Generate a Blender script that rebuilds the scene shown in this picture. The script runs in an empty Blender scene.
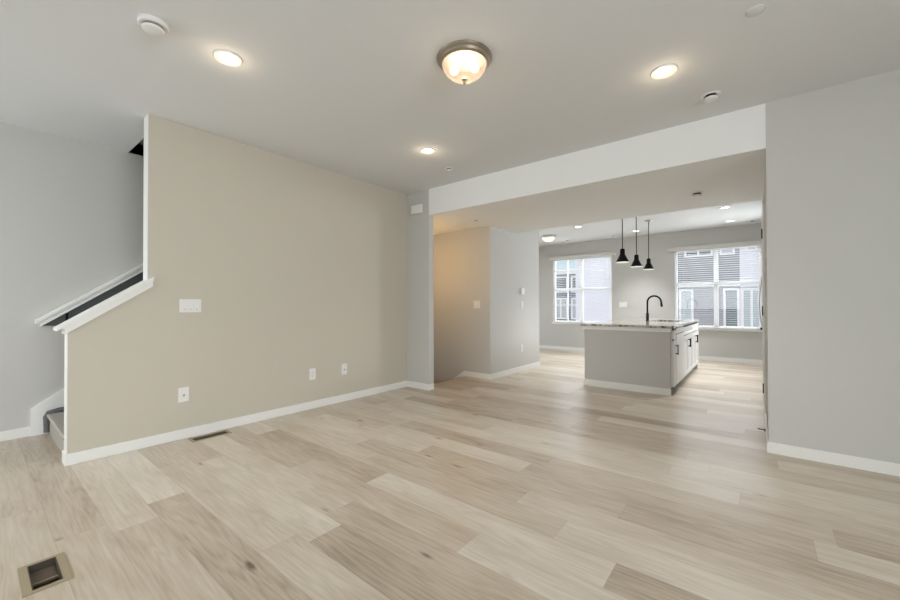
import bpy, bmesh, math, random
from mathutils import Vector, Matrix
C = bpy.context.scene.collection
PI = math.pi
random.seed(4)

# ------------------------------------------------------------ camera
cam_d = bpy.data.cameras.new('camera'); cam = bpy.data.objects.new('camera', cam_d); C.objects.link(cam)
cam_d.sensor_width = 36.0; cam_d.lens = 384.4 / 900 * 36.0
cam_d.shift_y = (302.1 - 300.0) / 900
cam_d.clip_start = 0.02
yaw, pit, rol = math.radians(38.616), math.radians(.508), math.radians(-.122)
F = Vector((-math.sin(yaw) * math.cos(pit), math.cos(yaw) * math.cos(pit), math.sin(pit)))
R0 = Vector((math.cos(yaw), math.sin(yaw), 0)); U0 = R0.cross(F)
R1 = R0 * math.cos(rol) + U0 * math.sin(rol); U1 = -R0 * math.sin(rol) + U0 * math.cos(rol)
m = Matrix((R1, U1, -F)).transposed().to_4x4(); m.translation = Vector((0, 0, 1.153))
cam.matrix_world = m
bpy.context.scene.camera = cam

# ------------------------------------------------------------ world, sun, area lights, exposure
w = bpy.data.worlds.new('world'); bpy.context.scene.world = w; w.use_nodes = True
nt = w.node_tree; nt.nodes.clear()
sky = nt.nodes.new('ShaderNodeTexSky'); sky.sky_type = 'NISHITA'; sky.sun_disc = False
sky.sun_elevation = math.radians(48); sky.sun_rotation = math.radians(200)
bg = nt.nodes.new('ShaderNodeBackground'); bg.inputs[1].default_value = .14
wo = nt.nodes.new('ShaderNodeOutputWorld')
nt.links.new(sky.outputs[0], bg.inputs[0]); nt.links.new(bg.outputs[0], wo.inputs[0])

def lamp(name, kind, loc, power, color=(1, 1, 1), size=None, direction=None, parent=None, **kw):
    d = bpy.data.lights.new(name, kind); d.energy = power; d.color = color
    if size and kind == 'AREA':
        d.shape = 'RECTANGLE'; d.size, d.size_y = size
    elif size: d.shadow_soft_size = size
    for k, v in kw.items(): setattr(d, k, v)
    o = bpy.data.objects.new(name, d); C.objects.link(o); o.location = loc
    if direction: o.rotation_euler = Vector(direction).to_track_quat('-Z', 'Y').to_euler()
    if parent: o.parent = parent
    return o
lamp('sun', 'SUN', (0, -20, 30), 1.3, (1, .96, .9), direction=(.35, .8, -.75), angle=.02)
lamp('fill_light_rear', 'AREA', (-2.6, -2.05, 1.3), 41, (.9, .96, 1), (4.0, 1.8), (0, 1, -.45), spread=math.radians(130))  # added area lamp standing in for windows behind the camera
lamp('fill_light_right', 'AREA', (3.35, -.2, 1.4), 114, (.9, .96, 1), (2.4, 1.7), (-1, .1, -.1), spread=math.radians(145))  # added out-of-view area lamp standing in for daylight from the right
lamp('fill_light_entry', 'AREA', (-4.5, -2.1, 1.5), 31, (.9, .96, 1), (.9, 1.9), (0, 1, .1))  # added area lamp behind the camera to brighten the stair wall
lamp('fill_light_dining', 'AREA', (-6.3, 8.3, 1.25), 51, (.9, .96, 1), (1.9, 2.1), (1, -.25, -.2), spread=math.radians(120))  # added area lamp hidden past the wall block, fills the kitchen
lamp('fill_light_kitchen_side', 'AREA', (.8, 8.75, 2.0), 57, (.9, .96, 1), (1.4, 1.0), (-1, -.6, -.22), spread=math.radians(110))  # added hidden area lamp that brightens the side of the wall block
lamp('fill_light_back_yard', 'AREA', (-2, 12.3, 4.1), 1280, (.93, .965, 1), (9, 2.4), (0, -1, -.25))  # added lamp above the window sightline, gives the kitchen floor its sheen
bpy.context.scene.view_settings.view_transform = 'Standard'
bpy.context.scene.view_settings.look = 'None'
bpy.context.scene.view_settings.exposure = 0.0
bpy.context.scene.view_settings.gamma = 1.0
bpy.context.scene.view_settings.use_curve_mapping = False

# ------------------------------------------------------------ materials
def mat(name, col, rough=.6, metal=0., bump=0., bscale=200, emit=None, estr=0., spec=.5, var=0., vscale=3.):
    M = bpy.data.materials.new(name); M.use_nodes = True
    n = M.node_tree; b = n.nodes['Principled BSDF']
    b.inputs['Base Color'].default_value = (*col, 1); b.inputs['Roughness'].default_value = rough
    b.inputs['Metallic'].default_value = metal; b.inputs['Specular IOR Level'].default_value = spec
    g = n.nodes.new('ShaderNodeNewGeometry')
    if bump:
        t = n.nodes.new('ShaderNodeTexNoise'); t.inputs['Scale'].default_value = bscale; t.inputs['Detail'].default_value = 3
        n.links.new(g.outputs['Position'], t.inputs['Vector'])
        bp = n.nodes.new('ShaderNodeBump'); bp.inputs['Strength'].default_value = bump; bp.inputs['Distance'].default_value = .003
        n.links.new(t.outputs['Fac'], bp.inputs['Height']); n.links.new(bp.outputs[0], b.inputs['Normal'])
    if var:
        t = n.nodes.new('ShaderNodeTexNoise'); t.inputs['Scale'].default_value = vscale; t.inputs['Detail'].default_value = 5
        n.links.new(g.outputs['Position'], t.inputs['Vector'])
        r = n.nodes.new('ShaderNodeValToRGB')
        r.color_ramp.elements[0].position = .3; r.color_ramp.elements[1].position = .7
        r.color_ramp.elements[0].color = (*[c * (1 - var) for c in col], 1); r.color_ramp.elements[1].color = (*[min(1, c * (1 + var)) for c in col], 1)
        n.links.new(t.outputs['Fac'], r.inputs[0]); n.links.new(r.outputs[0], b.inputs['Base Color'])
    if emit:
        b.inputs['Emission Color'].default_value = (*emit, 1); b.inputs['Emission Strength'].default_value = estr
    return M

WALL = mat('beige_wall_paint', (.575, .53, .445), .75, bump=.25, bscale=120, spec=.3)
WALLG = mat('greige_wall_paint', (.565, .555, .525), .7, bump=.25, bscale=120, spec=.3)
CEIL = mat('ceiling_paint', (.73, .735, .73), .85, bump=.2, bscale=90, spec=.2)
DCEIL = mat('lightened_ceiling_paint', (.83, .83, .815), .85, bump=.2, bscale=90, spec=.2)  # ceiling paint lightened to make up for too little bounce light
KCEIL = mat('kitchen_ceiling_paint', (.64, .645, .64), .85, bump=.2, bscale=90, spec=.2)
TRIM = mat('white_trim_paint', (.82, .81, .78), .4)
PLASTIC = mat('white_plastic', (.8, .785, .76), .4)
SLOT = mat('socket_grey', (.22, .21, .2), .5)
BLACK = mat('matte_black_metal', (.008, .008, .008), .5, spec=.12)
NICKEL = mat('brushed_nickel', (.42, .37, .3), .32, metal=1)
CHROME = mat('chrome', (.6, .6, .6), .15, metal=1)
STEEL = mat('stainless_steel', (.55, .56, .57), .3, metal=1)
CABW = mat('white_cabinet_paint', (.78, .775, .75), .4)
ISLE = mat('island_grey_paint', (.545, .535, .52), .7, bump=.2, bscale=120)
DARK = mat('dark_shadow_gap', (.03, .032, .035), .7)
GREYB = mat('slate_grey', (.09, .105, .105), .6)
TAN = mat('tan_register_metal', (.33, .27, .17), .5)
BROWN = mat('dark_brown_register', (.06, .045, .032), .55)
BROWN2 = mat('brown_damper', (.13, .1, .07), .5)
CARPET = mat('taupe_carpet', (.4, .37, .32), .95, bump=1.0, bscale=260, var=.2, vscale=160)
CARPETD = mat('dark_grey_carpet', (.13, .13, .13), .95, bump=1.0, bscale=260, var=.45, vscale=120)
SLAT = mat('white_blind_slat', (.85, .85, .84), .45)
VAL = mat('cream_valance', (.68, .655, .6), .5)
VINYL = mat('white_vinyl', (.87, .87, .87), .4)
PWHITE = mat('white_shade_lining', (.85, .84, .8), .5, emit=(1, .95, .85), estr=.25)
LENS = mat('lit_lens', (.9, .9, .9), .5, emit=(1, .9, .74), estr=4.5)
LENSK = mat('lit_lens_cool', (.9, .9, .9), .5, emit=(1, .97, .92), estr=3)
BULB = mat('lit_bulb', (1, 1, 1), .5, emit=(1, .86, .66), estr=10)
PAVE = mat('concrete_paving', (.42, .41, .4), .9, var=.15)
GREEN = mat('shrub_leaf', (.06, .12, .05), .8, var=.4, vscale=12)

def siding(name, c, pitch=.24):
    M = mat(name, c, .7); n = M.node_tree; b = n.nodes['Principled BSDF']
    g = n.nodes.new('ShaderNodeNewGeometry'); s = n.nodes.new('ShaderNodeSeparateXYZ'); n.links.new(g.outputs['Position'], s.inputs[0])
    d = n.nodes.new('ShaderNodeMath'); d.operation = 'DIVIDE'; d.inputs[1].default_value = pitch; n.links.new(s.outputs[2], d.inputs[0])
    f = n.nodes.new('ShaderNodeMath'); f.operation = 'FRACT'; n.links.new(d.outputs[0], f.inputs[0])
    bp = n.nodes.new('ShaderNodeBump'); bp.inputs['Strength'].default_value = .35; bp.inputs['Distance'].default_value = .02; bp.invert = True
    n.links.new(f.outputs[0], bp.inputs['Height']); n.links.new(bp.outputs[0], b.inputs['Normal'])
    return M
SIDEG = siding('grey_lap_siding', (.3, .31, .34)); SIDEW = siding('white_lap_siding', (.78, .78, .84)); SIDEB = siding('blue_grey_lap_siding', (.2, .25, .3))

def glass_mat(name, tint=(1, 1, 1), trans=.9):
    M = bpy.data.materials.new(name); M.use_nodes = True; n = M.node_tree; n.nodes.clear()
    o = n.nodes.new('ShaderNodeOutputMaterial'); mx = n.nodes.new('ShaderNodeMixShader')
    t = n.nodes.new('ShaderNodeBsdfTransparent'); t.inputs[0].default_value = (*tint, 1)
    g = n.nodes.new('ShaderNodeBsdfGlossy'); g.inputs['Roughness'].default_value = .02
    mx.inputs[0].default_value = 1 - trans
    n.links.new(t.outputs[0], mx.inputs[1]); n.links.new(g.outputs[0], mx.inputs[2]); n.links.new(mx.outputs[0], o.inputs[0])
    return M
GLASS = glass_mat('window_glass', trans=.95)
HGLASS = mat('house_window_glass', (.1, .15, .17), .08, spec=.8)
HGLASS2 = mat('pale_curtained_glass', (.45, .52, .53), .15, spec=.6)

def bowl_mat():
    M = bpy.data.materials.new('alabaster_glass'); M.use_nodes = True; n = M.node_tree; n.nodes.clear()
    o = n.nodes.new('ShaderNodeOutputMaterial')
    e = n.nodes.new('ShaderNodeEmission'); tr = n.nodes.new('ShaderNodeBsdfTransparent'); gl = n.nodes.new('ShaderNodeBsdfPrincipled')
    gl.inputs['Base Color'].default_value = (.3, .25, .2, 1); gl.inputs['Roughness'].default_value = .2
    g = n.nodes.new('ShaderNodeNewGeometry'); t = n.nodes.new('ShaderNodeTexNoise'); t.inputs['Scale'].default_value = 9; t.inputs['Detail'].default_value = 4
    n.links.new(g.outputs['Position'], t.inputs['Vector'])
    r = n.nodes.new('ShaderNodeValToRGB'); r.color_ramp.elements[0].color = (.85, .62, .42, 1); r.color_ramp.elements[1].color = (1, .82, .62, 1)
    n.links.new(t.outputs['Fac'], r.inputs[0]); n.links.new(r.outputs[0], e.inputs[0]); e.inputs[1].default_value = .5
    a = n.nodes.new('ShaderNodeAddShader'); n.links.new(e.outputs[0], a.inputs[0]); n.links.new(gl.outputs[0], a.inputs[1])
    mx = n.nodes.new('ShaderNodeMixShader'); mx.inputs[0].default_value = .2
    n.links.new(a.outputs[0], mx.inputs[1]); n.links.new(tr.outputs[0], mx.inputs[2]); n.links.new(mx.outputs[0], o.inputs[0])
    return M
BOWL = bowl_mat()
BOWLK = mat('frosted_bowl_glass', (.85, .84, .8), .3, emit=(1, .97, .92), estr=.5)  # frosted glass with a faint glow of its own

def granite_mat():
    M = mat('speckled_granite', (.5, .48, .45), .12); n = M.node_tree; b = n.nodes['Principled BSDF']
    g = n.nodes.new('ShaderNodeNewGeometry'); v = n.nodes.new('ShaderNodeTexVoronoi'); v.inputs['Scale'].default_value = 90
    n.links.new(g.outputs['Position'], v.inputs['Vector'])
    no = n.nodes.new('ShaderNodeTexNoise'); no.inputs['Scale'].default_value = 22; no.inputs['Detail'].default_value = 6
    n.links.new(g.outputs['Position'], no.inputs['Vector'])
    r = n.nodes.new('ShaderNodeValToRGB'); cr = r.color_ramp
    cr.elements[0].position = .34; cr.elements[0].color = (.09, .08, .07, 1); cr.elements[1].position = .6; cr.elements[1].color = (.56, .525, .46, 1)
    e = cr.elements.new(.47); e.color = (.36, .325, .27, 1)
    n.links.new(no.outputs['Fac'], r.inputs[0])
    mx = n.nodes.new('ShaderNodeMixRGB'); mx.blend_type = 'OVERLAY'; mx.inputs[0].default_value = .25
    n.links.new(r.outputs[0], mx.inputs[1]); bw = n.nodes.new('ShaderNodeRGBToBW'); n.links.new(v.outputs['Color'], bw.inputs[0]); n.links.new(bw.outputs[0], mx.inputs[2])
    n.links.new(mx.outputs[0], b.inputs['Base Color'])
    return M
GRANITE = granite_mat()

def wood_mat():
    M = bpy.data.materials.new('pale_oak_planks'); M.use_nodes = True; n = M.node_tree; L = n.links
    b = n.nodes['Principled BSDF']
    def mth(op, a, bb=None, c=None):
        k = n.nodes.new('ShaderNodeMath'); k.operation = op
        for i, x in enumerate((a, bb, c)):
            if x is None: continue
            if isinstance(x, (int, float)): k.inputs[i].default_value = x
            else: L.new(x, k.inputs[i])
        return k.outputs[0]
    def comb(x, y, z):
        k = n.nodes.new('ShaderNodeCombineXYZ')
        for i, q in enumerate((x, y, z)):
            if isinstance(q, (int, float)): k.inputs[i].default_value = q
            else: L.new(q, k.inputs[i])
        return k.outputs[0]
    def white(v):
        k = n.nodes.new('ShaderNodeTexWhiteNoise'); k.noise_dimensions = '3D'; L.new(v, k.inputs['Vector']); return k.outputs['Value'], k.outputs['Color']
    def noise(v, s, d, rough=.5, dist=0):
        k = n.nodes.new('ShaderNodeTexNoise'); k.inputs['Scale'].default_value = s; k.inputs['Detail'].default_value = d
        k.inputs['Roughness'].default_value = rough; k.inputs['Distortion'].default_value = dist
        L.new(v, k.inputs['Vector']); return k.outputs['Fac']
    g = n.nodes.new('ShaderNodeNewGeometry'); s = n.nodes.new('ShaderNodeSeparateXYZ'); L.new(g.outputs['Position'], s.inputs[0])
    X, Y = s.outputs[0], s.outputs[1]
    PW, PL = .193, 1.5
    yr = mth('DIVIDE', mth('SUBTRACT', Y, .462), PW); row = mth('FLOOR', yr); fy = mth('FRACT', yr)
    ro, _ = white(comb(row, 3.3, 0))
    xr = mth('ADD', mth('DIVIDE', X, PL), mth('MULTIPLY', ro, 7.0)); col = mth('FLOOR', xr); fx = mth('FRACT', xr)
    tone, tcol = white(comb(row, col, 7.7))
    sep = n.nodes.new('ShaderNodeSeparateXYZ'); L.new(tcol, sep.inputs[0])
    ox = mth('MULTIPLY', sep.outputs[0], 40.0); oy = mth('MULTIPLY', sep.outputs[1], 40.0)
    # cathedral grain
    gv = comb(mth('ADD', mth('MULTIPLY', X, .9), ox), mth('ADD', mth('MULTIPLY', Y, 9.0), oy), 0)
    big = noise(gv, 1.0, 3, .5, .2)
    rings = mth('FRACT', mth('MULTIPLY', big, 9.0)); rings = mth('ABSOLUTE', mth('SUBTRACT', rings, .5))
    fine = noise(comb(mth('ADD', mth('MULTIPLY', X, 3.5), ox), mth('ADD', mth('MULTIPLY', Y, 75.0), oy), 0), 1.0, 4, .6)
    blot = noise(comb(mth('ADD', mth('MULTIPLY', X, 1.6), oy), mth('ADD', mth('MULTIPLY', Y, 6.0), ox), 3.0), 1.0, 3)
    # knots
    v = n.nodes.new('ShaderNodeTexVoronoi'); v.inputs['Scale'].default_value = 1.0
    L.new(comb(mth('ADD', mth('MULTIPLY', X, 1.7), ox), mth('ADD', mth('MULTIPLY', Y, 5.0), oy), 0), v.inputs['Vector'])
    kn = mth('SUBTRACT', 1.0, mth('MINIMUM', mth('MULTIPLY', v.outputs['Distance'], 8.0), 1.0)); kn = mth('MULTIPLY', kn, kn)
    vs = n.nodes.new('ShaderNodeSeparateXYZ'); L.new(v.outputs['Color'], vs.inputs[0]); kn = mth('MULTIPLY', kn, mth('GREATER_THAN', vs.outputs[0], .12))
    val = mth('ADD', mth('SUBTRACT', mth('MULTIPLY', tone, .36), .09), mth('MULTIPLY', blot, .5))
    val = mth('ADD', val, mth('ADD', .025, mth('MULTIPLY', rings, .24)))
    val = mth('ADD', val, mth('MULTIPLY', fine, .42))
    val = mth('SUBTRACT', val, mth('MULTIPLY', kn, .85))
    r = n.nodes.new('ShaderNodeValToRGB'); cr = r.color_ramp
    cr.elements[0].position = .1; cr.elements[0].color = WOOD[0]
    cr.elements[1].position = .95; cr.elements[1].color = WOOD[2]
    e = cr.elements.new(.52); e.color = WOOD[1]
    L.new(val, r.inputs[0])
    ey = mth('MINIMUM', fy, mth('SUBTRACT', 1.0, fy)); ex = mth('MINIMUM', fx, mth('SUBTRACT', 1.0, fx))
    sy = mth('LESS_THAN', ey, .009); sx = mth('LESS_THAN', ex, .0011)
    seam = mth('MAXIMUM', sy, sx)
    mx = n.nodes.new('ShaderNodeMixRGB'); L.new(mth('MULTIPLY', seam, .22), mx.inputs[0]); L.new(r.outputs[0], mx.inputs[1]); mx.inputs[2].default_value = (.16, .125, .09, 1)
    L.new(mx.outputs[0], b.inputs['Base Color'])
    L.new(mth('ADD', .26, mth('MULTIPLY', fine, .16)), b.inputs['Roughness'])
    bp = n.nodes.new('ShaderNodeBump'); bp.inputs['Strength'].default_value = .12; bp.inputs['Distance'].default_value = .002
    L.new(mth('SUBTRACT', fine, seam), bp.inputs['Height']); L.new(bp.outputs[0], b.inputs['Normal'])
    b.inputs['Specular IOR Level'].default_value = .85
    return M
WOOD = [(.15, .1, .065, 1), (.49, .405, .31, 1), (.69, .63, .54, 1)]
FLOOR = wood_mat()

# ------------------------------------------------------------ mesh helpers
def add_box(bm, x0, x1, y0, y1, z0, z1, bev=0.):
    r = bmesh.ops.create_cube(bm, size=1)
    for v in r['verts']:
        v.co = Vector(((x0 + x1) / 2 + v.co.x * (x1 - x0), (y0 + y1) / 2 + v.co.y * (y1 - y0), (z0 + z1) / 2 + v.co.z * (z1 - z0)))
    if bev:
        ed = list({e for v in r['verts'] for e in v.link_edges})
        bmesh.ops.bevel(bm, geom=ed, offset=bev, segments=2, profile=.5, affect='EDGES')
def boxes(*bs):
    bm = bmesh.new()
    for b in bs: add_box(bm, *b)
    return bm
def cells(axis, a0, a1, b0, b1, t0, t1, holes):
    """slab with rectangular holes; axis is the thin direction"""
    A = sorted({a0, a1, *[min(max(h[i], a0), a1) for h in holes for i in (0, 1)]}); Bq = sorted({b0, b1, *[min(max(h[i], b0), b1) for h in holes for i in (2, 3)]})
    bm = bmesh.new()
    for i in range(len(A) - 1):
        for j in range(len(Bq) - 1):
            ca, cb = (A[i] + A[i + 1]) / 2, (Bq[j] + Bq[j + 1]) / 2
            if any(h[0] < ca < h[1] and h[2] < cb < h[3] for h in holes): continue
            if axis == 'z': add_box(bm, A[i], A[i + 1], Bq[j], Bq[j + 1], t0, t1)
            elif axis == 'y': add_box(bm, A[i], A[i + 1], t0, t1, Bq[j], Bq[j + 1])
            else: add_box(bm, t0, t1, A[i], A[i + 1], Bq[j], Bq[j + 1])
    return bm
def add_lathe(bm, prof, seg=32, cx=0, cy=0, cz=0, cap=True):
    rings = []
    for r, z in prof:
        rings.append([bm.verts.new((cx + r * math.cos(2 * PI * k / seg), cy + r * math.sin(2 * PI * k / seg), cz + z)) for k in range(seg)])
    for a, b in zip(rings, rings[1:]):
        for k in range(seg): bm.faces.new((a[k], a[(k + 1) % seg], b[(k + 1) % seg], b[k]))
    if cap:
        bm.faces.new(rings[0][::-1]); bm.faces.new(rings[-1])
    bmesh.ops.recalc_face_normals(bm, faces=bm.faces[:])
def lathe(prof, **k):
    bm = bmesh.new(); add_lathe(bm, prof, **k); return bm
def add_tube(bm, pts, r, seg=12):
    pts = [Vector(p) for p in pts]; rings = []
    t0 = (pts[1] - pts[0]).normalized(); up = Vector((0, 0, 1)) if abs(t0.z) < .9 else Vector((0, 1, 0))
    nrm = t0.cross(up).normalized()
    for i, p in enumerate(pts):
        t = (pts[min(i + 1, len(pts) - 1)] - pts[max(i - 1, 0)]).normalized()
        nrm = (nrm - t * nrm.dot(t)).normalized(); bn = t.cross(nrm)
        rr = r[i] if isinstance(r, (list, tuple)) else r
        rings.append([bm.verts.new(p + nrm * rr * math.cos(2 * PI * k / seg) + bn * rr * math.sin(2 * PI * k / seg)) for k in range(seg)])
    for a, b in zip(rings, rings[1:]):
        for k in range(seg): bm.faces.new((a[k], a[(k + 1) % seg], b[(k + 1) % seg], b[k]))
    bm.faces.new(rings[0][::-1]); bm.faces.new(rings[-1])
    bmesh.ops.recalc_face_normals(bm, faces=bm.faces[:])
def tube(pts, r, seg=12):
    bm = bmesh.new(); add_tube(bm, pts, r, seg); return bm
def add_prism(bm, poly, axis, t0, t1):
    """poly in the two remaining axes, extruded along axis"""
    def P(a, b, t): return {'x': (t, a, b), 'y': (a, t, b), 'z': (a, b, t)}[axis]
    A = [bm.verts.new(P(a, b, t0)) for a, b in poly]; Bq = [bm.verts.new(P(a, b, t1)) for a, b in poly]
    n = len(poly)
    bm.faces.new(A); bm.faces.new(Bq[::-1])
    for i in range(n): bm.faces.new((A[i], Bq[i], Bq[(i + 1) % n], A[(i + 1) % n]))
    bmesh.ops.recalc_face_normals(bm, faces=bm.faces[:])
def prism(poly, axis, t0, t1):
    bm = bmesh.new(); add_prism(bm, poly, axis, t0, t1); return bm
def add_slope(bm, x0, x1, zb, zt, y0, y1, f):
    """board that runs up a slope: z = f(y) + zb .. f(y) + zt"""
    add_prism(bm, [(y0, f(y0) + zb), (y1, f(y1) + zb), (y1, f(y1) + zt), (y0, f(y0) + zt)], 'x', x0, x1)

def obj(name, bm, material, parent=None, loc=None, rotz=0, smooth=False):
    me = bpy.data.meshes.new(name)
    if loc is not None and parent is None: pass
    bm.to_mesh(me); bm.free()
    if smooth:
        for p in me.polygons: p.use_smooth = True
        me.set_sharp_from_angle(angle=math.radians(38))
    o = bpy.data.objects.new(name, me); C.objects.link(o); me.materials.append(material)
    if parent: o.parent = parent
    if loc is not None: o.location = loc
    o.rotation_euler.z = rotz
    return o
def struct(name, bm, material, parent=None):
    o = obj(name, bm, material, parent)
    if not parent: o['kind'] = 'structure'
    return o
def tag(o, label, cat, group=None):
    o['label'] = label; o['category'] = cat
    if group: o['group'] = group
    return o
def thing(name, label, cat, loc=(0, 0, 0), rotz=0, group=None):
    o = bpy.data.objects.new(name, None); C.objects.link(o); o.empty_display_size = .1
    o.location = loc; o.rotation_euler = (0, 0, rotz)
    return tag(o, label, cat, group)
def dup(root, loc, label, group=None):
    r = root.copy(); C.objects.link(r); r.location = loc; r['label'] = label
    if group: r['group'] = group
    for ch in list(root.children):
        c = ch.copy(); C.objects.link(c); c.parent = r
        for g in list(ch.children):
            d = g.copy(); C.objects.link(d); d.parent = c
    return r

# ------------------------------------------------------------ dimensions
H, Z1 = 2.74, 2.387
XL, XLB, XF = -3.91, -4.025, -5.062      # left partition faces, far stair wall
YE, YU = .45, .916                       # partition ends: low part, full-height part
YF, YFB = 3.907, 4.0                     # wall with the wide opening
XO = .063                                # right side of the opening
YD, YB = 5.81, 9.607                     # end of the dropped ceiling, back wall
XB, YK, YKE = -3.25, 5.066, 6.793        # wall block beside the stairs down
XR, YR, XKL = 3.5, -2.2, -6.6
W1 = (-4.195, -2.715, .70, 2.36); W2 = (-1.405, .085, .665, 2.35)

# ------------------------------------------------------------ structure
struct('floor', cells('z', XKL, XR, YR, YB + .1, -.12, 0, [(XKL, -3.73, YFB, YK + .06), (-2.523, -2.291, .165, .256), (-3.84, -3.755, 1.215, 1.475)]), FLOOR)
bm = cells('z', XKL, XR, YR, YF, H, H + .12, [(XF, XLB, 1.02, 5)])
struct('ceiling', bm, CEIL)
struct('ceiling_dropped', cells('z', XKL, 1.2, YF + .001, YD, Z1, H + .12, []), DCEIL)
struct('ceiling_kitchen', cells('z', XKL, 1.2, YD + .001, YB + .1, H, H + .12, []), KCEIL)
sl = lambda y: 1.012 + .708 * (y - .441)
struct('wall_left', prism([(YE, 0), (YF, 0), (YF, H), (YU, H), (YU, sl(YU)), (YE, sl(YE))], 'x', XLB, XL), WALL)
struct('wall_stair', cells('x', YR, YF + .1, -.0, 5.0, XF - .1, XF, []), WALLG)
struct('wall_front', cells('y', XLB, XR, 0, H, YF, YFB, [(XL + .423, XO, 0, H)]), WALLG)
struct('wall_block', boxes((XF - .1, XB, YK, YKE, -1.6, Z1), (XF - .1, XB, YD, YKE, Z1, H)), WALLG)
struct('wall_back', cells('y', XKL, 1.2, -.1, H, YB, YB + .12, [W1, W2]), WALLG)
struct('wall_right', boxes((XR, XR + .1, YR, YF, 0, H)), WALLG)
struct('wall_rear', boxes((XKL, XR, YR - .1, YR, 0, H)), WALLG)
struct('wall_return', boxes((XO, XO + .7, YFB, 6.25, 0, Z1), (XO, XO + .7, YD, 6.25, Z1, H)), WALLG)
struct('wall_kitchen', boxes((.9, 1.0, 6.25, YB, 0, H)), WALLG)
struct('wall_dining', boxes((XKL - .1, XKL, YKE, YB, 0, H)), WALLG)
# shaft of the stairs above the ceiling and of the stairs down below the floor
struct('wall_stairwell', boxes((XLB, XLB + .1, 1.02, YFB, H + .12, 5), (XF, XLB + .1, YFB, YFB + .1, H + .12, 5), (XF, XLB, .92, 1.02, H + .12, 5), (XF - .1, XLB + .1, .92, YFB + .1, 5, 5.1)), WALLG)
struct('wall_downstairs', boxes((XKL, -3.73, YFB - .1, YFB, -1.6, 0), (XF - .1, XF, YFB, YK, -1.6, Z1), (XF, XLB, YFB - .02, YFB, 0, Z1)), WALLG)

BH, BT = .084, .013
def bb(name, *bs):
    bm = bmesh.new()
    for b in bs: add_box(bm, *b, .003)
    struct(name, bm, TRIM)
bb('baseboard_left', (XL, XL + BT, YE - BT, YF, 0, BH), (XLB - BT, XL, YE - BT, YE, 0, BH))
bb('baseboard_front_left', (XL + BT, XL + .423 + BT, YF - BT, YF, 0, BH), (XL + .423, XL + .423 + BT, YF, YFB + .0, 0, BH))
bb('baseboard_front_right', (XO - BT, XR, YF - BT, YF, 0, BH), (XO - BT, XO, YF, 4.9, 0, BH))
bb('baseboard_block', (XB, XB + BT, YK - BT, YKE + BT, 0, BH), (-3.75, XB, YK - BT, YK, 0, BH), (XF, XB, YKE, YKE + BT, 0, BH))
struct('baseboard_stairs_down', prism([(-3.75, 0), (-3.75, BH), (-5.05, BH - .9), (-5.05, -.9)], 'y', YK - BT, YK), TRIM)
bb('baseboard_back', (XKL, .9, YB - BT, YB, 0, BH))
bb('baseboard_stair_wall', (XF, XF + BT, YR, .35, 0, BH))
# sloped skirt board of the stairs
ss = lambda y: .239 + .70 * (y - .349)
struct('trim_1', prism([(.35, 0), (.62, 0), (2.9, ss(2.9) - .42), (2.9, ss(2.9)), (.35, .239)], 'x', XF, XF + .02), TRIM)
# sloped cap with apron on the half wall
bm = bmesh.new()
add_slope(bm, XLB - .035, XL + .035, 0, .022, YE - .06, YU, sl)
add_slope(bm, XL, XL + .035, 0, .022, YU, YU + .036, sl)
add_slope(bm, XL, XL + .018, -.055, .002, YE - .018, YU + .032, sl)
add_slope(bm, XLB - .018, XLB, -.055, .002, YE - .018, YU + .032, sl)
add_slope(bm, XLB, XL, -.055, .002, YE - .018, YE, sl)
add_slope(bm, XL + .018, XL + .026, -.016, .001, YE - .03, YU + .034, sl)
struct('trim_2', bm, TRIM)
struct('lit_wall_ends', boxes((XLB, XL, YE - .004, YE, BH, sl(YE) - .05), (XLB, XL, YU - .004, YU, sl(YU) + .022, H - .002)), TRIM)  # white caps paint window light onto the wall's end faces
# door in the return wall, seen edge on
struct('door_1', boxes((XO - .004, XO - .001, 5.12, 5.9, .01, 2.08)), CABW)
bm = boxes((XO - .014, XO - .001, 5.02, 5.115, 0, 2.16), (XO - .014, XO - .001, 5.905, 6.0, 0, 2.16), (XO - .014, XO - .001, 5.115, 5.905, 2.085, 2.16))
struct('trim_3', bm, TRIM)
for zc in (.29, 1.09, 1.89):
    bm = lathe([(.008, zc - .05), (.008, zc + .05)], seg=12, cx=XO - .016, cy=5.13)
    add_box(bm, XO - .019, XO - .005, 5.13, 5.16, zc - .048, zc + .048)
    obj('hinge', bm, BLACK, bpy.data.objects['door_1'])['label'] = 'black door hinge'

# windows of the back wall
def window(name, wd, sy):
    x0, x1, z0, z1 = wd; y0, y1 = YB + .03, YB + .09; f = .05; xm = (x0 + x1) / 2
    root = bpy.data.objects.new(name, None); C.objects.link(root); root['kind'] = 'structure'; root.location = (xm, YB, z0)
    def P(n, bs, mtl):
        bm = bmesh.new()
        for b in bs: add_box(bm, b[0] - xm, b[1] - xm, b[2] - YB, b[3] - YB, b[4] - z0, b[5] - z0, .004)
        return obj(n, bm, mtl, root)
    P('frame', [(x0, x0 + f, y0, y1, z0, z1), (x1 - f, x1, y0, y1, z0, z1), (x0 + f, x1 - f, y0, y1, z1 - f, z1), (x0 + f, x1 - f, y0, y1, z0, z0 + f)], VINYL)
    P('mullion', [(xm - .04, xm + .04, y0 - .005, y1, z0 + f, z1 - f)], VINYL)
    P('check_rail', [(x0 + f, xm - .04, y0, y1 - .01, sy - .032, sy + .032), (xm + .04, x1 - f, y0, y1 - .01, sy - .032, sy + .032)], VINYL)
    for a, b in ((x0 + f, xm - .04), (xm + .04, x1 - f)):
        P('glass_pane', [(a, b, YB + .062, YB + .066, z0 + f, z1 - f)], GLASS)
    P('window_sill', [(x0 - .03, x1 + .03, YB - .035, y0, z0 - .035, z0)], TRIM)
    return root
window('window_1', W1, 1.56); window('window_2', W2, 1.60)
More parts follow.
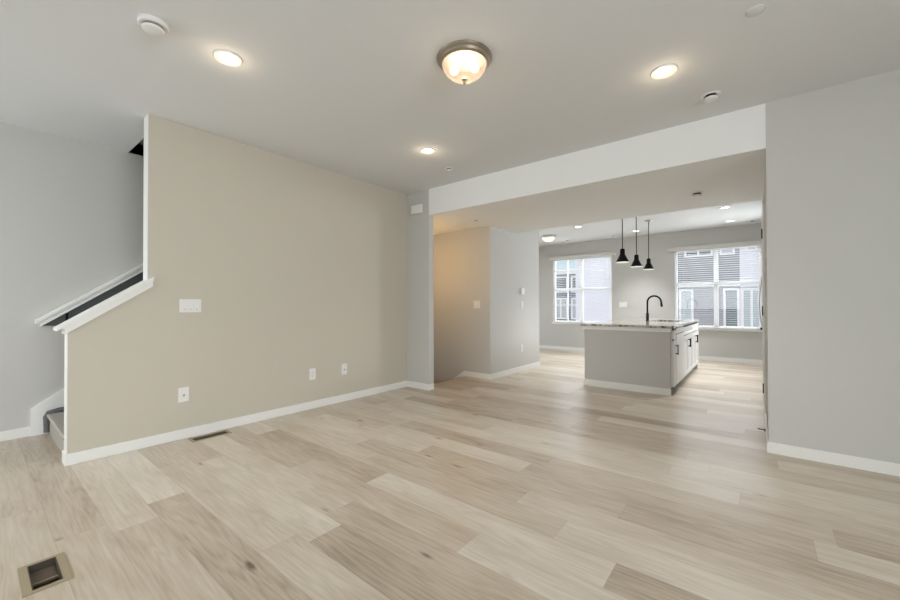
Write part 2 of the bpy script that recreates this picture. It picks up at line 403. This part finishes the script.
bm = boxes((W1[0] + .27, W1[0] + .29, YB + .055, YB + .075, W1[2] + .05, W1[3] - .05))
def muntins():
    bm = bmesh.new(); x0, x1 = W1[0] + .05, (W1[0] + W1[1]) / 2 - .04; xm = (x0 + x1) / 2
    rx, rz = (W1[0] + W1[1]) / 2, W1[2]
    add_box(bm, xm - .012 - rx, xm + .012 - rx, .05, .075, .05, W1[3] - rz - .05)
    for z in (2.06, 1.16): add_box(bm, x0 - rx, x1 - rx, .05, .075, z - .012 - rz, z + .012 - rz)
    return bm
bm.free()
obj('muntin_bars', muntins(), VINYL, bpy.data.objects['window_1'])

# ------------------------------------------------------------ stairs
RISE, RUN = .187, .265
def flight(name, label, n, y0, x0, x1):
    t = thing(name, label, 'stairs', ((x0 + x1) / 2, y0, 0))
    hw = (x1 - x0) / 2; bm = bmesh.new()
    poly = [(0.0, 0.0)]
    for k in range(n):
        y = k * RUN; z = k * RISE
        poly += [(y, z + RISE - .045), (y - .016, z + RISE - .032), (y - .022, z + RISE - .014), (y - .012, z + RISE - .002), (y + .01, z + RISE)]
        poly += [(y + RUN, z + RISE)]
    poly += [(n * RUN, 0)]
    add_prism(bm, poly, 'x', -hw + .05, hw - .012)
    obj('carpeted_steps', bm, CARPET, t)
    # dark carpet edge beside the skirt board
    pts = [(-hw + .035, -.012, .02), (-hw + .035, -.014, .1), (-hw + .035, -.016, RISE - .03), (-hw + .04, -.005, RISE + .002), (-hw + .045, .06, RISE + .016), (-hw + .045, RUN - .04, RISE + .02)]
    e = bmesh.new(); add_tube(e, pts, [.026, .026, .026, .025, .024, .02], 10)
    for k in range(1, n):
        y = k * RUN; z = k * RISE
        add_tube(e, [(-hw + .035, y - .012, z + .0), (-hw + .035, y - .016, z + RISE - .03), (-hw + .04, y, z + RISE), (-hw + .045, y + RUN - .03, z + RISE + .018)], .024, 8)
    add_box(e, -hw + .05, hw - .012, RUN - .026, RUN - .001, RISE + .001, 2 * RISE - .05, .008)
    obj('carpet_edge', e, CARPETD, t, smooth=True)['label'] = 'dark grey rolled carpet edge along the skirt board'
    return t
flight('staircase', 'taupe carpeted staircase rising behind the half wall at left', 12, .462, XF + .02, XLB)
def down():
    bm = bmesh.new()
    for k in range(5):
        x = -3.73 - k * .26; z = -.187 * (k + 1)
        add_box(bm, x - .26, x, YFB + .012, YK - BT - .006, z - .35, z, .01)
    return bm
bm = down()
for v in bm.verts: v.co -= Vector((-3.73, 4.5, 0))
tag(obj('staircase', bm, CARPET, loc=(-3.73, 4.5, 0)), 'carpeted staircase going down behind the wall end left of the opening', 'stairs')

# handrail along the stair wall
t = thing('stair_handrail', 'white sloped handrail on the stair wall with dark grey band beneath', 'handrail', (XF, .37, 1.03))
hs = lambda y: y * .74
bm = bmesh.new()
add_slope(bm, .01, .075, -.03, .006, 0.0, 2.4, hs); add_slope(bm, .01, .058, -.052, -.03, .018, 2.4, hs)
obj('rail', bm, TRIM, t)
bm = bmesh.new(); add_slope(bm, .004, .068, -.08, -.053, .03, 2.4, hs)
obj('rail_underside', bm, TRIM, t)
bm = bmesh.new(); add_prism(bm, [(.04, -.05), (2.4, hs(2.4) - .08), (2.4, hs(2.4) - .24), (.19, -.06), ], 'x', .001, .02)
bb_ = obj('dark_band', bm, GREYB, t); bb_['label'] = 'dark grey band under the rail'  # dark grey band on the stair wall below the rail
for y in (.2, 1.2, 2.2):
    obj('bracket', tube([(.0, y, hs(y) - .19), (.05, y, hs(y) - .18), (.06, y, hs(y) - .09)], .009, 8), BLACK, t)

# ------------------------------------------------------------ plates on walls (local front is -Y)
def plate(kind, label, loc, rotz, wd, hd, n, group=None):
    cat = {'switch': 'light switch', 'outlet': 'outlet', 'coax': 'wall plate'}[kind]
    nm = {'switch': 'light_switch', 'outlet': 'power_outlet', 'coax': 'cable_outlet'}[kind]
    t = thing(nm, label, cat, loc, rotz, group)
    obj('cover_plate', boxes((-wd / 2, wd / 2, -.007, 0, -hd / 2, hd / 2, .003)), PLASTIC, t)
    if kind == 'switch':
        for k in range(n):
            x = (k - (n - 1) / 2) * .046
            bm = bmesh.new()
            add_prism(bm, [(-.007, -.034), (-.013, -.034), (-.0085, .034), (-.007, .034)], 'x', x - .016, x + .016)
            r = obj('rocker', bm, TRIM, t)
            obj('status_slot', boxes((x - .008, x + .008, -.0142, -.012, -.032, -.029)), SLOT, r)
    elif kind == 'outlet':
        for z in (-.02, .02):
            s = obj('socket', lathe([(.016, 0), (.016, .002), (.014, .003)], seg=20), PLASTIC, t); s.rotation_euler = (PI / 2, 0, 0); s.location = (0, -.007, z)
            obj('slots', boxes((-.008, -.005, -.004, .006, .003, .0038), (.005, .008, -.004, .006, .003, .0038), (-.002, .002, -.011, -.007, .003, .0038)), SLOT, s)
    else:
        s = obj('coax_jack', lathe([(.009, 0), (.009, .003), (.005, .004), (.005, .011)], seg=16), NICKEL, t); s.rotation_euler = (PI / 2, 0, 0); s.location = (0, -.007, -.005)
    return t
q = PI / 2
plate('switch', 'white triple light switch plate, highest plate on the beige left wall', (XL, 1.221, 1.156), q, .168, .118, 3)
plate('coax', 'white wall plate below the triple light switch on the beige wall', (XL, 1.172, .382), q, .08, .128, 1)
plate('outlet', 'white double power outlet, middle of three low plates on the beige wall', (XL, 2.413, .386), q, .078, .128, 2)
plate('coax', 'white wall plate low on the beige wall, nearest its far corner', (XL, 2.838, .387), q, .078, .13, 1)
plate('switch', 'white double light switch on the warm-lit wall by the stairs down', (-3.495, YK, 1.168), 0, .125, .12, 2)
plate('switch', 'white light switch directly below the thermostat on the grey wall block', (XB, 6.1, 1.16), q, .08, .125, 1)
plate('outlet', 'white power outlet low on the grey wall block below the thermostat', (XB, 6.085, .4), q, .075, .125, 2)
plate('switch', 'white double wall plate between the two back windows above the island', (-2.46, YB, 1.163), 0, .18, .125, 2)

t = thing('thermostat', 'small white thermostat above the light switch on the grey wall block', 'thermostat', (XB, 6.075, 1.4), q)
obj('wall_plate', boxes((-.062, .062, -.006, 0, -.058, .058, .003)), PLASTIC, t)
obj('body', boxes((-.055, .055, -.045, -.006, -.055, .055, .006)), PLASTIC, t)
obj('display', boxes((-.035, .035, -.0465, -.044, -.005, .03, .0005)), TRIM, t)

t = thing('door_chime', 'white rounded door chime box high on the narrow wall by the corner', 'door chime', (-3.685, YF, 2.49))
obj('cover', boxes((-.1, .1, -.05, -.004, -.063, .063, .014)), PLASTIC, t, smooth=True)
obj('back_plate', boxes((-.094, .094, -.008, 0, -.058, .058, .002)), TRIM, t)
obj('inset_panel', boxes((-.078, .078, -.053, -.048, -.044, .044, .003)), PLASTIC, t)

# ------------------------------------------------------------ floor registers
t = thing('floor_vent', 'tan rimmed floor register with dark opening, nearest the camera', 'floor vent', (-2.407, .211, 0))
bm = cells('z', -.132, .132, -.072, .072, 0, .006, [(-.115, .115, -.045, .045)])
bmesh.ops.remove_doubles(bm, verts=bm.verts[:], dist=1e-5)
obj('rim', bm, TAN, t)
obj('inner_lip', cells('z', -.115, .115, -.045, .045, -.012, .0055, [(-.11, .11, -.041, .041)]), BROWN, t)
obj('duct_box', boxes((-.114, .114, -.0445, -.0425, -.1, -.002), (-.114, .114, .0425, .0445, -.1, -.002), (-.114, -.112, -.0445, .0445, -.1, -.002), (.112, .114, -.0445, .0445, -.1, -.002), (-.114, .114, -.0445, .0445, -.11, -.1)), BROWN, t)
obj('damper', prism([(-.108, -.03), (-.0, -.045), (-.0, -.041), (-.108, -.026)], 'y', -.041, .041), BROWN2, t)
obj('hinge_bar', boxes((-.012, -.002, -.042, .042, -.038, -.03)), TAN, t)
t = thing('floor_vent', 'long slim dark floor register against the baseboard of the beige wall', 'floor vent', (-3.7975, 1.345, 0))
bm = cells('z', -.062, .062, -.155, .155, 0, .005, [(-.045, .045, -.138, .138)])
obj('rim', bm, TAN, t)
bm = bmesh.new()
for k in range(18): add_box(bm, -.043, .043, -.128 + k * .015, -.124 + k * .015, -.008, .003)
add_box(bm, -.003, .003, -.129, .135, -.009, .002)
obj('grille', bm, BROWN, t)
obj('duct_box', boxes((-.0415, .0415, -.129, .129, -.11, -.1), (-.0415, -.04, -.129, .129, -.1, -.01), (.04, .0415, -.129, .129, -.1, -.01)), BROWN, t)

# ------------------------------------------------------------ ceiling fixtures
def flush_light(label, loc, rr, k, lens, metal):
    t = thing('ceiling_light', label, 'ceiling light', loc)
    obj('ceiling_pan', lathe([(.185 * k, 0), (.188 * k, -.006), (.182 * k, -.014), (.17 * k, -.02), (.166 * k, -.034), (.15 * k, -.042), (.148 * k, -.03), (.148 * k, 0)], seg=48, cap=False), metal, t, smooth=True)
    obj('glass_bowl', lathe([(.15 * k, -.04), (.145 * k, -.062), (.128 * k, -.088), (.098 * k, -.113), (.055 * k, -.131), (.012 * k, -.136)], seg=48, cap=False), lens, t, smooth=True)
    obj('finial', lathe([(.004, -.12), (.016 * k, -.132), (.018 * k, -.14), (.01 * k, -.148), (.012 * k, -.156), (.006 * k, -.168), (.001, -.172)], seg=20), metal, t, smooth=True)
    return t
t = flush_light('lit flush-mount dome light with nickel rim on the living room ceiling', (-1.458, 1.978, H), 0, .95, BOWL, NICKEL)
for x, y in ((-.06, -.03), (.06, .03)):
    bm = bmesh.new(); bmesh.ops.create_icosphere(bm, subdivisions=2, radius=.028); bmesh.ops.translate(bm, verts=bm.verts, vec=(x, y, -.07))
    obj('bulb', bm, BULB, t, smooth=True)
lamp('lamp', 'POINT', (0, 0, -.1), 5, (1, .72, .45), .04, None, t)
flush_light('faintly glowing flush-mount dome light on the far kitchen ceiling by the corner', (-3.72, 8.27, H), 0, .95, BOWLK, NICKEL)

def can(label, loc, lens, grp, power, r=.083, col=(1, .9, .78), cone=104):
    t = thing('recessed_light', label, 'recessed light', loc, 0, grp)
    obj('trim_ring', lathe([(r, 0), (r * 1.0, -.004), (r * .93, -.009), (r * .78, -.006), (r * .6, -.001)], seg=40), CEIL, t, smooth=True)
    obj('lens', lathe([(r * .62, -.001), (r * .55, -.005), (r * .3, -.008), (.004, -.009)], seg=32), lens, t, smooth=True)
    if power:
        l = lamp('lamp', 'SPOT', (0, 0, -.02), power, col, .05, (0, 0, -1), t, spot_size=math.radians(cone), spot_blend=.8)
        if lens is LENS: lamp('lamp', 'POINT', (0, 0, -.085), .6, (1, .78, .52), .02, None, t)
    return t
gl = 'lit recessed lights in the living room ceiling'
can('lit recessed ceiling light nearest the stairs at left', (-2.629, 1.025, H), LENS, gl, 34, .083, (1, .94, .86), 88)
can('lit recessed ceiling light right of the dome light', (-.482, 2.933, H), LENS, gl, 48, .083, (1, .94, .86), 88)
can('lit recessed ceiling light near the far left corner of the living room', (-2.62, 2.925, H), LENS, gl, 34, .083, (1, .94, .86), 88)
gk = 'recessed lights in the kitchen ceiling'
can('recessed kitchen ceiling light nearest the dropped ceiling edge', (-.397, 7.68, H), LENSK, gk, 146, .09, (.95, .97, 1), 82)
can('recessed kitchen ceiling light just in front of the right back window', (-.389, 8.978, H), LENSK, gk, 84, .09, (.95, .97, 1), 82)
can('recessed kitchen ceiling light behind the three pendant cords', (-2.014, 8.909, H), LENSK, gk, 146, .09, (.95, .97, 1), 82)
can('recessed kitchen ceiling light left of the pendants by the dropped edge', (-2.822, 7.7, H), LENSK, gk, 146, .09, (.95, .97, 1), 82)

can('unseen recessed ceiling light added just behind the dropped edge at left', (-2.15, 6.35, H), LENSK, gk, 146, .09, (.95, .97, 1), 82)  # added out of sight to brighten the kitchen floor
can('unseen recessed ceiling light added just behind the dropped edge at right', (-.397, 6.35, H), LENSK, gk, 146, .09, (.95, .97, 1), 82)  # second unseen light added for the kitchen floor

t = thing('smoke_detector', 'round white smoke detector on the ceiling at upper left', 'smoke detector', (-2.632, .637, H))
obj('base_ring', lathe([(.07, 0), (.072, -.006), (.072, -.018), (.066, -.024), (.05, -.024)], seg=40), PLASTIC, t, smooth=True)
obj('sensor_slot', lathe([(.053, -.018), (.053, -.034), (.04, -.034)], seg=40), SLOT, t, smooth=True)
obj('cover', lathe([(.05, -.033), (.054, -.036), (.052, -.046), (.038, -.052), (.004, -.053)], seg=40), PLASTIC, t, smooth=True)

def sprinkler(label, loc, k=1.0):
    t = thing('fire_sprinkler', label, 'sprinkler', loc, 0, 'ceiling fire sprinklers')
    obj('escutcheon', lathe([(.062 * k, 0), (.062 * k, -.003), (.056 * k, -.007), (.046 * k, -.008), (.044 * k, -.002)], seg=32), TRIM, t, smooth=True)
    obj('sprinkler_body', lathe([(.034 * k, -.002), (.034 * k, -.009), (.02 * k, -.014), (.016 * k, -.024 * k)], seg=24), DARK, t, smooth=True)
    obj('cover_disc', lathe([(.036 * k, -.02 * k), (.044 * k, -.023 * k), (.045 * k, -.036 * k), (.036 * k, -.042 * k)], seg=32), PLASTIC, t, smooth=True)
sprinkler('fire sprinkler on the living room ceiling right of the recessed lights', (-.261, 3.493, H))
sprinkler('fire sprinkler on the living room ceiling near the far left corner', (-2.777, 3.463, H), .75)
sprinkler('fire sprinkler under the dropped ceiling by the stairs down', (-3.187, 4.588, Z1), .7)
sprinkler('fire sprinkler under the dropped ceiling left of the right wall', (-.508, 5.002, Z1), 1.05)
sprinkler('fire sprinkler on the kitchen ceiling at far right above the window', (-.063, 9.242, H), .9)
sprinkler('fire sprinkler on the kitchen ceiling left of the pendant cords', (-2.554, 9.233, H), .9)
sprinkler('fire sprinkler on the kitchen ceiling above the left back window', (-3.628, 9.142, H), .9)
t = thing('ceiling_cover', 'flat round white blank cover on the ceiling at upper right', 'ceiling cover', (.003, 2.641, H))
obj('disc', lathe([(.041, 0), (.041, -.002), (.039, -.003), (.004, -.0032)], seg=36), CEIL, t, smooth=True)
obj('rim', lathe([(.044, 0), (.044, -.003), (.0415, -.003), (.0415, 0)], seg=36, cap=False), VAL, t, smooth=True)

# ------------------------------------------------------------ pendants above the island
def pendant(label, loc):
    t = thing('pendant_light', label, 'pendant light', loc, 0, 'black pendant lights above the island')
    h = H - loc[2]
    obj('cord', tube([(0, 0, .19), (0, 0, h - .015)], .0065, 8), BLACK, t)
    obj('canopy', lathe([(.062, h), (.062, h - .012), (.055, h - .022), (.012, h - .024)], seg=28), NICKEL, t, smooth=True)
    obj('shade', lathe([(.09, 0), (.087, .012), (.06, .065), (.038, .112), (.035, .125), (.035, .185), (.027, .196), (.007, .205), (.004, .2), (.024, .188), (.031, .18), (.031, .124), (.056, .064), (.083, .012), (.087, 0)], seg=32, cap=False), BLACK, t, smooth=True)
    obj('shade_lining', lathe([(.089, -.008), (.0905, -.001), (.086, .0005), (.082, .012), (.05, .064), (.027, .122), (.004, .13)], seg=32, cap=False), PWHITE, t, smooth=True)
    bm = bmesh.new(); bmesh.ops.create_uvsphere(bm, u_segments=16, v_segments=10, radius=.022); bmesh.ops.translate(bm, verts=bm.verts, vec=(0, 0, .06))
    obj('bulb', bm, LENS, t, smooth=True)
pendant('black cone pendant light, nearest of three in a row above the island', (-1.58, 6.146, 1.803))
pendant('black cone pendant light, middle of three in a row above the island', (-1.58, 7.007, 1.803))
pendant('black cone pendant light, farthest of three in a row above the island', (-1.58, 7.94, 1.825))

# ------------------------------------------------------------ island
IX0, IX1, IY0, IY1, IT = -1.955, -.862, 5.563, 8.28, .858
t = thing('kitchen_island', 'grey panelled kitchen island body with white baseboard under the stone top', 'kitchen island', ((IX0 + IX1) / 2, IY0, 0))
ox, oy = (IX0 + IX1) / 2, IY0; hw = (IX1 - IX0) / 2
obj('front_panel', boxes((-hw, hw, 0, .03, 0, IT)), ISLE, t)
obj('side_panel', boxes((-hw, -hw + .03, .03, IY1 - IY0, 0, IT)), ISLE, t)
obj('end_panel', boxes((-hw + .03, hw + .012, IY1 - IY0 - .03, IY1 - IY0, 0, IT)), CABW, t)
obj('baseboard', boxes((-hw - BT, hw, -BT, 0, 0, BH + .006, .003), (-hw - BT, -hw, 0, IY1 - IY0, 0, BH + .006, .003)), TRIM, t)
obj('top_trim', boxes((-hw - .014, hw + .006, -.014, 0, IT - .052, IT, .003), (-hw - .014, -hw, 0, IY1 - IY0, IT - .052, IT, .003)), TRIM, t)

SX0, SX1, SY0, SY1 = -1.35, -.965, 6.9, 7.62
bm = cells('z', IX0 - .045, IX1 + .04, IY0 - .04, IY1 + .03, IT, IT + .03, [(SX0, SX1, SY0, SY1)])
bmesh.ops.remove_doubles(bm, verts=bm.verts[:], dist=1e-5)
for v in bm.verts: v.co -= Vector((ox, 6.9, IT))
tag(obj('countertop', bm, GRANITE, loc=(ox, 6.9, IT)), 'speckled grey-brown stone countertop on the kitchen island', 'countertop')
t = thing('kitchen_sink', 'undermount steel sink set into the island countertop', 'sink', ((SX0 + SX1) / 2, (SY0 + SY1) / 2, IT))
a, b = (SX1 - SX0) / 2 - .001, (SY1 - SY0) / 2 - .001
obj('basin', boxes((-a, a, -b, b, -.2, -.195), (-a, -a + .004, -b, b, -.195, .0), (a - .004, a, -b, b, -.195, .0), (-a, a, -b, -b + .004, -.195, 0), (-a, a, b - .004, b, -.195, 0)), STEEL, t)
obj('drain', lathe([(.045, -.195), (.045, -.192), (.03, -.193)], seg=24), CHROME, t, smooth=True)

t = thing('kitchen_faucet', 'matte black gooseneck faucet standing on the island countertop', 'faucet', (-1.467, 7.25, IT + .03))
obj('base', lathe([(.03, 0), (.03, .006), (.024, .012), (.023, .12), (.019, .13)], seg=24), BLACK, t, smooth=True)
pts = [(0, 0, .12), (0, 0, .22), (0, 0, .315)] + [(.105 - .105 * math.cos(a), 0, .315 + .105 * math.sin(a)) for a in [PI * k / 12 for k in range(1, 12)]] + [(.212, 0, .3)]
obj('neck', tube(pts, .0145, 14), BLACK, t, smooth=True)
obj('spray_head', tube([(.212, 0, .31), (.216, 0, .27), (.22, 0, .235)], [.0155, .018, .019], 14), BLACK, t, smooth=True)
obj('lever', tube([(0, -.02, .075), (0, -.045, .085), (0, -.085, .115)], [.011, .009, .006], 10), BLACK, t, smooth=True)

CX = -.85
def shaker(y0, y1, z0, z1, rail=.055):
    bm = boxes((0, .012, y0, y1, z0, z1))
    if y1 - y0 < .14: rail = .03
    for b in ((y0, y0 + rail, z0, z1), (y1 - rail, y1, z0, z1), (y0 + rail, y1 - rail, z0, z0 + rail), (y0 + rail, y1 - rail, z1 - rail, z1)):
        add_box(bm, .012, .02, b[0], b[1], b[2], b[3])
    return bm
def pull(y, z0, z1, parent):
    bm = bmesh.new(); add_box(bm, .043, .055, y - .006, y + .006, z0, z1, .002)
    for z in (z0 + .015, z1 - .015): add_box(bm, .019, .045, y - .005, y + .005, z - .005, z + .005)
    obj('pull_handle', bm, BLACK, parent)['label'] = 'black bar pull'
def cabinet(label, y0, y1, doors, drawer, pulls):
    t = thing('base_cabinet', label, 'cabinet', (CX, y0, 0), 0, 'white island cabinets')
    L = y1 - y0
    obj('carcass', boxes((-.55, -.001, .002, L - .002, .1, IT - (.235 if doors == 2 else .002))), CABW, t)
    obj('reveal', boxes((-.004, .0008, .012, L - .001, .1, IT - .001)), DARK, t)
    obj('toe_kick', boxes((-.5, -.07, .002, L - .002, 0, .1)), DARK, t)
    obj('drawer_front', shaker(.004, L - .01, .712, IT - .034, .03), CABW, t)
    g = (L - .02) / doors
    ds = []
    for k in range(doors): ds.append(obj('door', shaker((.01 + k * g + .003) if k else .004, .01 + (k + 1) * g - .003, .11, .694), CABW, t))
    for k, y in pulls: pull(y, .51, .64, ds[k])
    return t
cabinet('narrow white island cabinet at the corner nearest the camera', 5.596, 5.754, 1, '', [(0, .125)])
cabinet('white island cabinet with twin doors below the sink, beside the dishwasher', 6.447, 7.378, 2, 'false', [(0, .43), (1, .5)])
cabinet('white island cabinet with twin doors at the far window end', 7.38, 8.248, 2, '', [(0, .39), (1, .475)])
t = thing('dishwasher', 'plain white dishwasher built into the island between white cabinets', 'dishwasher', (CX, 5.756, 0))
obj('body', boxes((-.55, -.001, .004, .685, .1, IT - .012)), SLOT, t)
obj('door_panel', boxes((0, .024, .006, .683, .11, .76, .004)), CABW, t)
obj('control_strip', boxes((0, .022, .006, .683, .775, IT - .014, .003)), CABW, t)
obj('pocket_handle', boxes((.001, .018, .006, .683, .758, .777)), SLOT, t)
obj('toe_kick', boxes((-.5, -.07, .004, .685, 0, .1)), DARK, t)

# ------------------------------------------------------------ blinds
def blind(label, wd, vx0, vx1, vz, tilt, closed=None):
    x0, x1, z0, z1 = wd; xm = (vx0 + vx1) / 2
    t = thing('window_blind', label, 'window blind', (xm, YB, z0))
    y = YB - .034
    def bx(*b): return boxes((b[0] - xm, b[1] - xm, b[2] - YB, b[3] - YB, b[4] - z0, b[5] - z0, *b[6:]))
    obj('valance', bx(vx0, vx1, YB - .075, YB - .06, vz, vz + .072, .004), VAL, t)
    for e in (vx0, vx1 - .015): obj('valance_return', bx(e, e + .015, YB - .06, YB - .001, vz, vz + .072), VAL, t)
    obj('headrail', bx(x0 + .02, x1 - .02, YB - .056, YB - .004, vz + .02, vz + .08), SLAT, t)
    bm = bmesh.new(); pitch = .044; n = int((vz - z0 - .06) / pitch) + 1
    zlow = z0 + .035
    for k in range(n):
        z = zlow + .03 + k * pitch
        r = bmesh.ops.create_cube(bm, size=1)
        for v in r['verts']:
            p = Vector((v.co.x * (x1 - x0 - .03), v.co.y * .048, v.co.z * .003))
            yy = p.y * math.cos(tilt) - p.z * math.sin(tilt); zz = p.y * math.sin(tilt) + p.z * math.cos(tilt)
            v.co = Vector(((x0 + x1) / 2 - xm + p.x, y - YB + yy, z - z0 + zz))
    obj('slats', bm, SLAT, t)
    obj('bottom_rail', bx(x0 + .012, x1 - .012, y - .026, y + .026, z0 + .01, z0 + .03, .004), SLAT, t)
    bm = bmesh.new()
    for f in (.12, .5, .88):
        xx = x0 + (x1 - x0) * f
        add_box(bm, xx - .001 - xm, xx + .001 - xm, y - .026 - YB, y - .0245 - YB, .02, vz + .03 - z0)
    obj('ladder_cord', bm, SLAT, t)
    obj('tilt_wand', tube([(x1 - .07 - xm, -.085, vz - z0), (x1 - .068 - xm, -.087, .75 * (vz - z0) - .4)], .005, 8), VINYL, t)
blind('white slatted window blind on the left back window', W1, -4.275, -2.62, 2.345, -.04)
blind('white slatted window blind on the right back window, nearest the refrigerator', W2, -1.515, .16, 2.315, -.07)

# ------------------------------------------------------------ fridge and doorstop at the right edge
t = thing('refrigerator', 'stainless steel refrigerator glimpsed edge on past the right wall', 'refrigerator', (.067, 6.8, 0))
obj('body', boxes((.06, .75, 0, .9, .02, 1.75, .008)), STEEL, t)
d = obj('door', boxes((0, .055, .004, .446, .06, 1.74, .012)), STEEL, t)
d2 = obj('door', boxes((0, .055, .454, .896, .06, 1.74, .012)), STEEL, t)
for yy, dd in ((.4, d), (.5, d2)):
    pts = [(0, yy, .8), (-.012, yy, .84)] + [(-.014 - .032 * math.sin(PI * k / 10), yy, .86 + .66 * k / 10) for k in range(11)] + [(-.012, yy, 1.545), (0, yy, 1.575)]
    obj('handle', tube(pts, .012, 10), STEEL, dd, smooth=True)
    obj('handle_mount', boxes((-.032, 0, yy - .016, yy + .016, .79, .82, .003)), BLACK, dd)
t = thing('door_stop', 'black spring door stop low on the wall right of the opening', 'door stop', (XO - BT, 4.35, .058))
obj('rod', tube([(0, 0, 0), (-.042, 0, .004)], .0045, 8), BLACK, t)
obj('base_cup', tube([(0, 0, 0), (-.008, 0, 0)], [.014, .011], 12), BLACK, t)
obj('rubber_tip', tube([(-.04, 0, .0035), (-.054, 0, .005)], [.007, .006], 10), SLOT, t)

# unseen lamp added for the warm glow on the stairs down
t = thing('added_sconce', 'unseen warm lamp added in the stairwell going down', 'wall lamp', (-4.25, YFB, 1.75))
obj('sconce_plate', boxes((-.05, .05, 0, .015, -.06, .06, .004)), NICKEL, t)
obj('sconce_shade', lathe([(.045, -.07), (.055, .06)], seg=24, cy=.07), LENS, t, smooth=True)
lamp('lamp', 'POINT', (.1, .2, 0), 10, (1, .6, .22), .06, None, t)

# ------------------------------------------------------------ outside the back windows
tag(obj('paved_ground', boxes((-30, 30, YB + .5, 45, -.62, -.5)), PAVE), 'grey concrete ground outside the back windows', 'ground')
def house(label, x0, x1, y, z1, m, wins, extra=None):
    t = thing('neighboring_house', label, 'house', ((x0 + x1) / 2, y, -.5)); xm = (x0 + x1) / 2
    obj('wall', boxes((x0 - xm, x1 - xm, 0, 5, 0, z1 + .5)), m, t)
    for wx0, wx1, wz0, wz1, nm, gm in wins:
        fr = bmesh.new(); f = .07
        for b in ((wx0, wx0 + f, wz0, wz1), (wx1 - f, wx1, wz0, wz1), (wx0 + f, wx1 - f, wz0, wz0 + f), (wx0 + f, wx1 - f, wz1 - f, wz1)):
            add_box(fr, b[0] - xm, b[1] - xm, -.05, -.001, b[2] + .5, b[3] + .5)
        for k in range(1, nm):
            c = wx0 + (wx1 - wx0) * k / nm; add_box(fr, c - .035 - xm, c + .035 - xm, -.05, -.001, wz0 + .5 + f, wz1 + .5 - f)
        fo = obj('window', fr, VINYL, t)
        obj('pane', boxes((wx0 + f - xm, wx1 - f - xm, -.03, -.002, wz0 + f + .5, wz1 - f + .5)), gm, fo)
    for b in (extra or []):
        obj('trim_band', boxes((b[0] - xm, b[1] - xm, -.06, -.0005, b[2] + .5, b[3] + .5)), VINYL, t)
    return t
house('grey-sided townhouse seen through the left half of the right window', -3.6, -.46, 17, 7, SIDEG,
      [(-2.15, -1.25, 2.95, 4.3, 2, HGLASS), (-1.05, -.6, 2.95, 4.3, 1, HGLASS2), (-2.33, -1.86, -.4, 1.75, 1, HGLASS2), (-.95, -.48, -.4, 1.75, 1, HGLASS)], [(-3.6, -.46, 1.83, 1.93)])
house('white-sided townhouse seen through the right half of the right window', -.455, 2.6, 16.4, 7, SIDEW,
      [(-.3, .3, 2.95, 4.2, 2, HGLASS2), (-.42, .14, -.4, 1.72, 2, HGLASS2), (.16, .8, -.4, 1.72, 2, HGLASS)], [(-.455, 2.6, 1.76, 1.86)])
house('white-sided townhouse filling the right half of the left window', -5.8, -3.7, 15.5, 7, SIDEW, [], [])
house('blue-grey townhouse with large windows seen through the left window', -13, -5.85, 17.5, 2.75, SIDEB,
      [(-7.6, -6.9, .5, 1.5, 2, HGLASS2), (-6.75, -6.0, .5, 1.5, 2, HGLASS2), (-7.6, -6.9, 1.75, 2.5, 1, HGLASS), (-6.75, -6.0, 1.75, 2.5, 1, HGLASS)], [(-13, -5.85, 2.62, 2.75)])
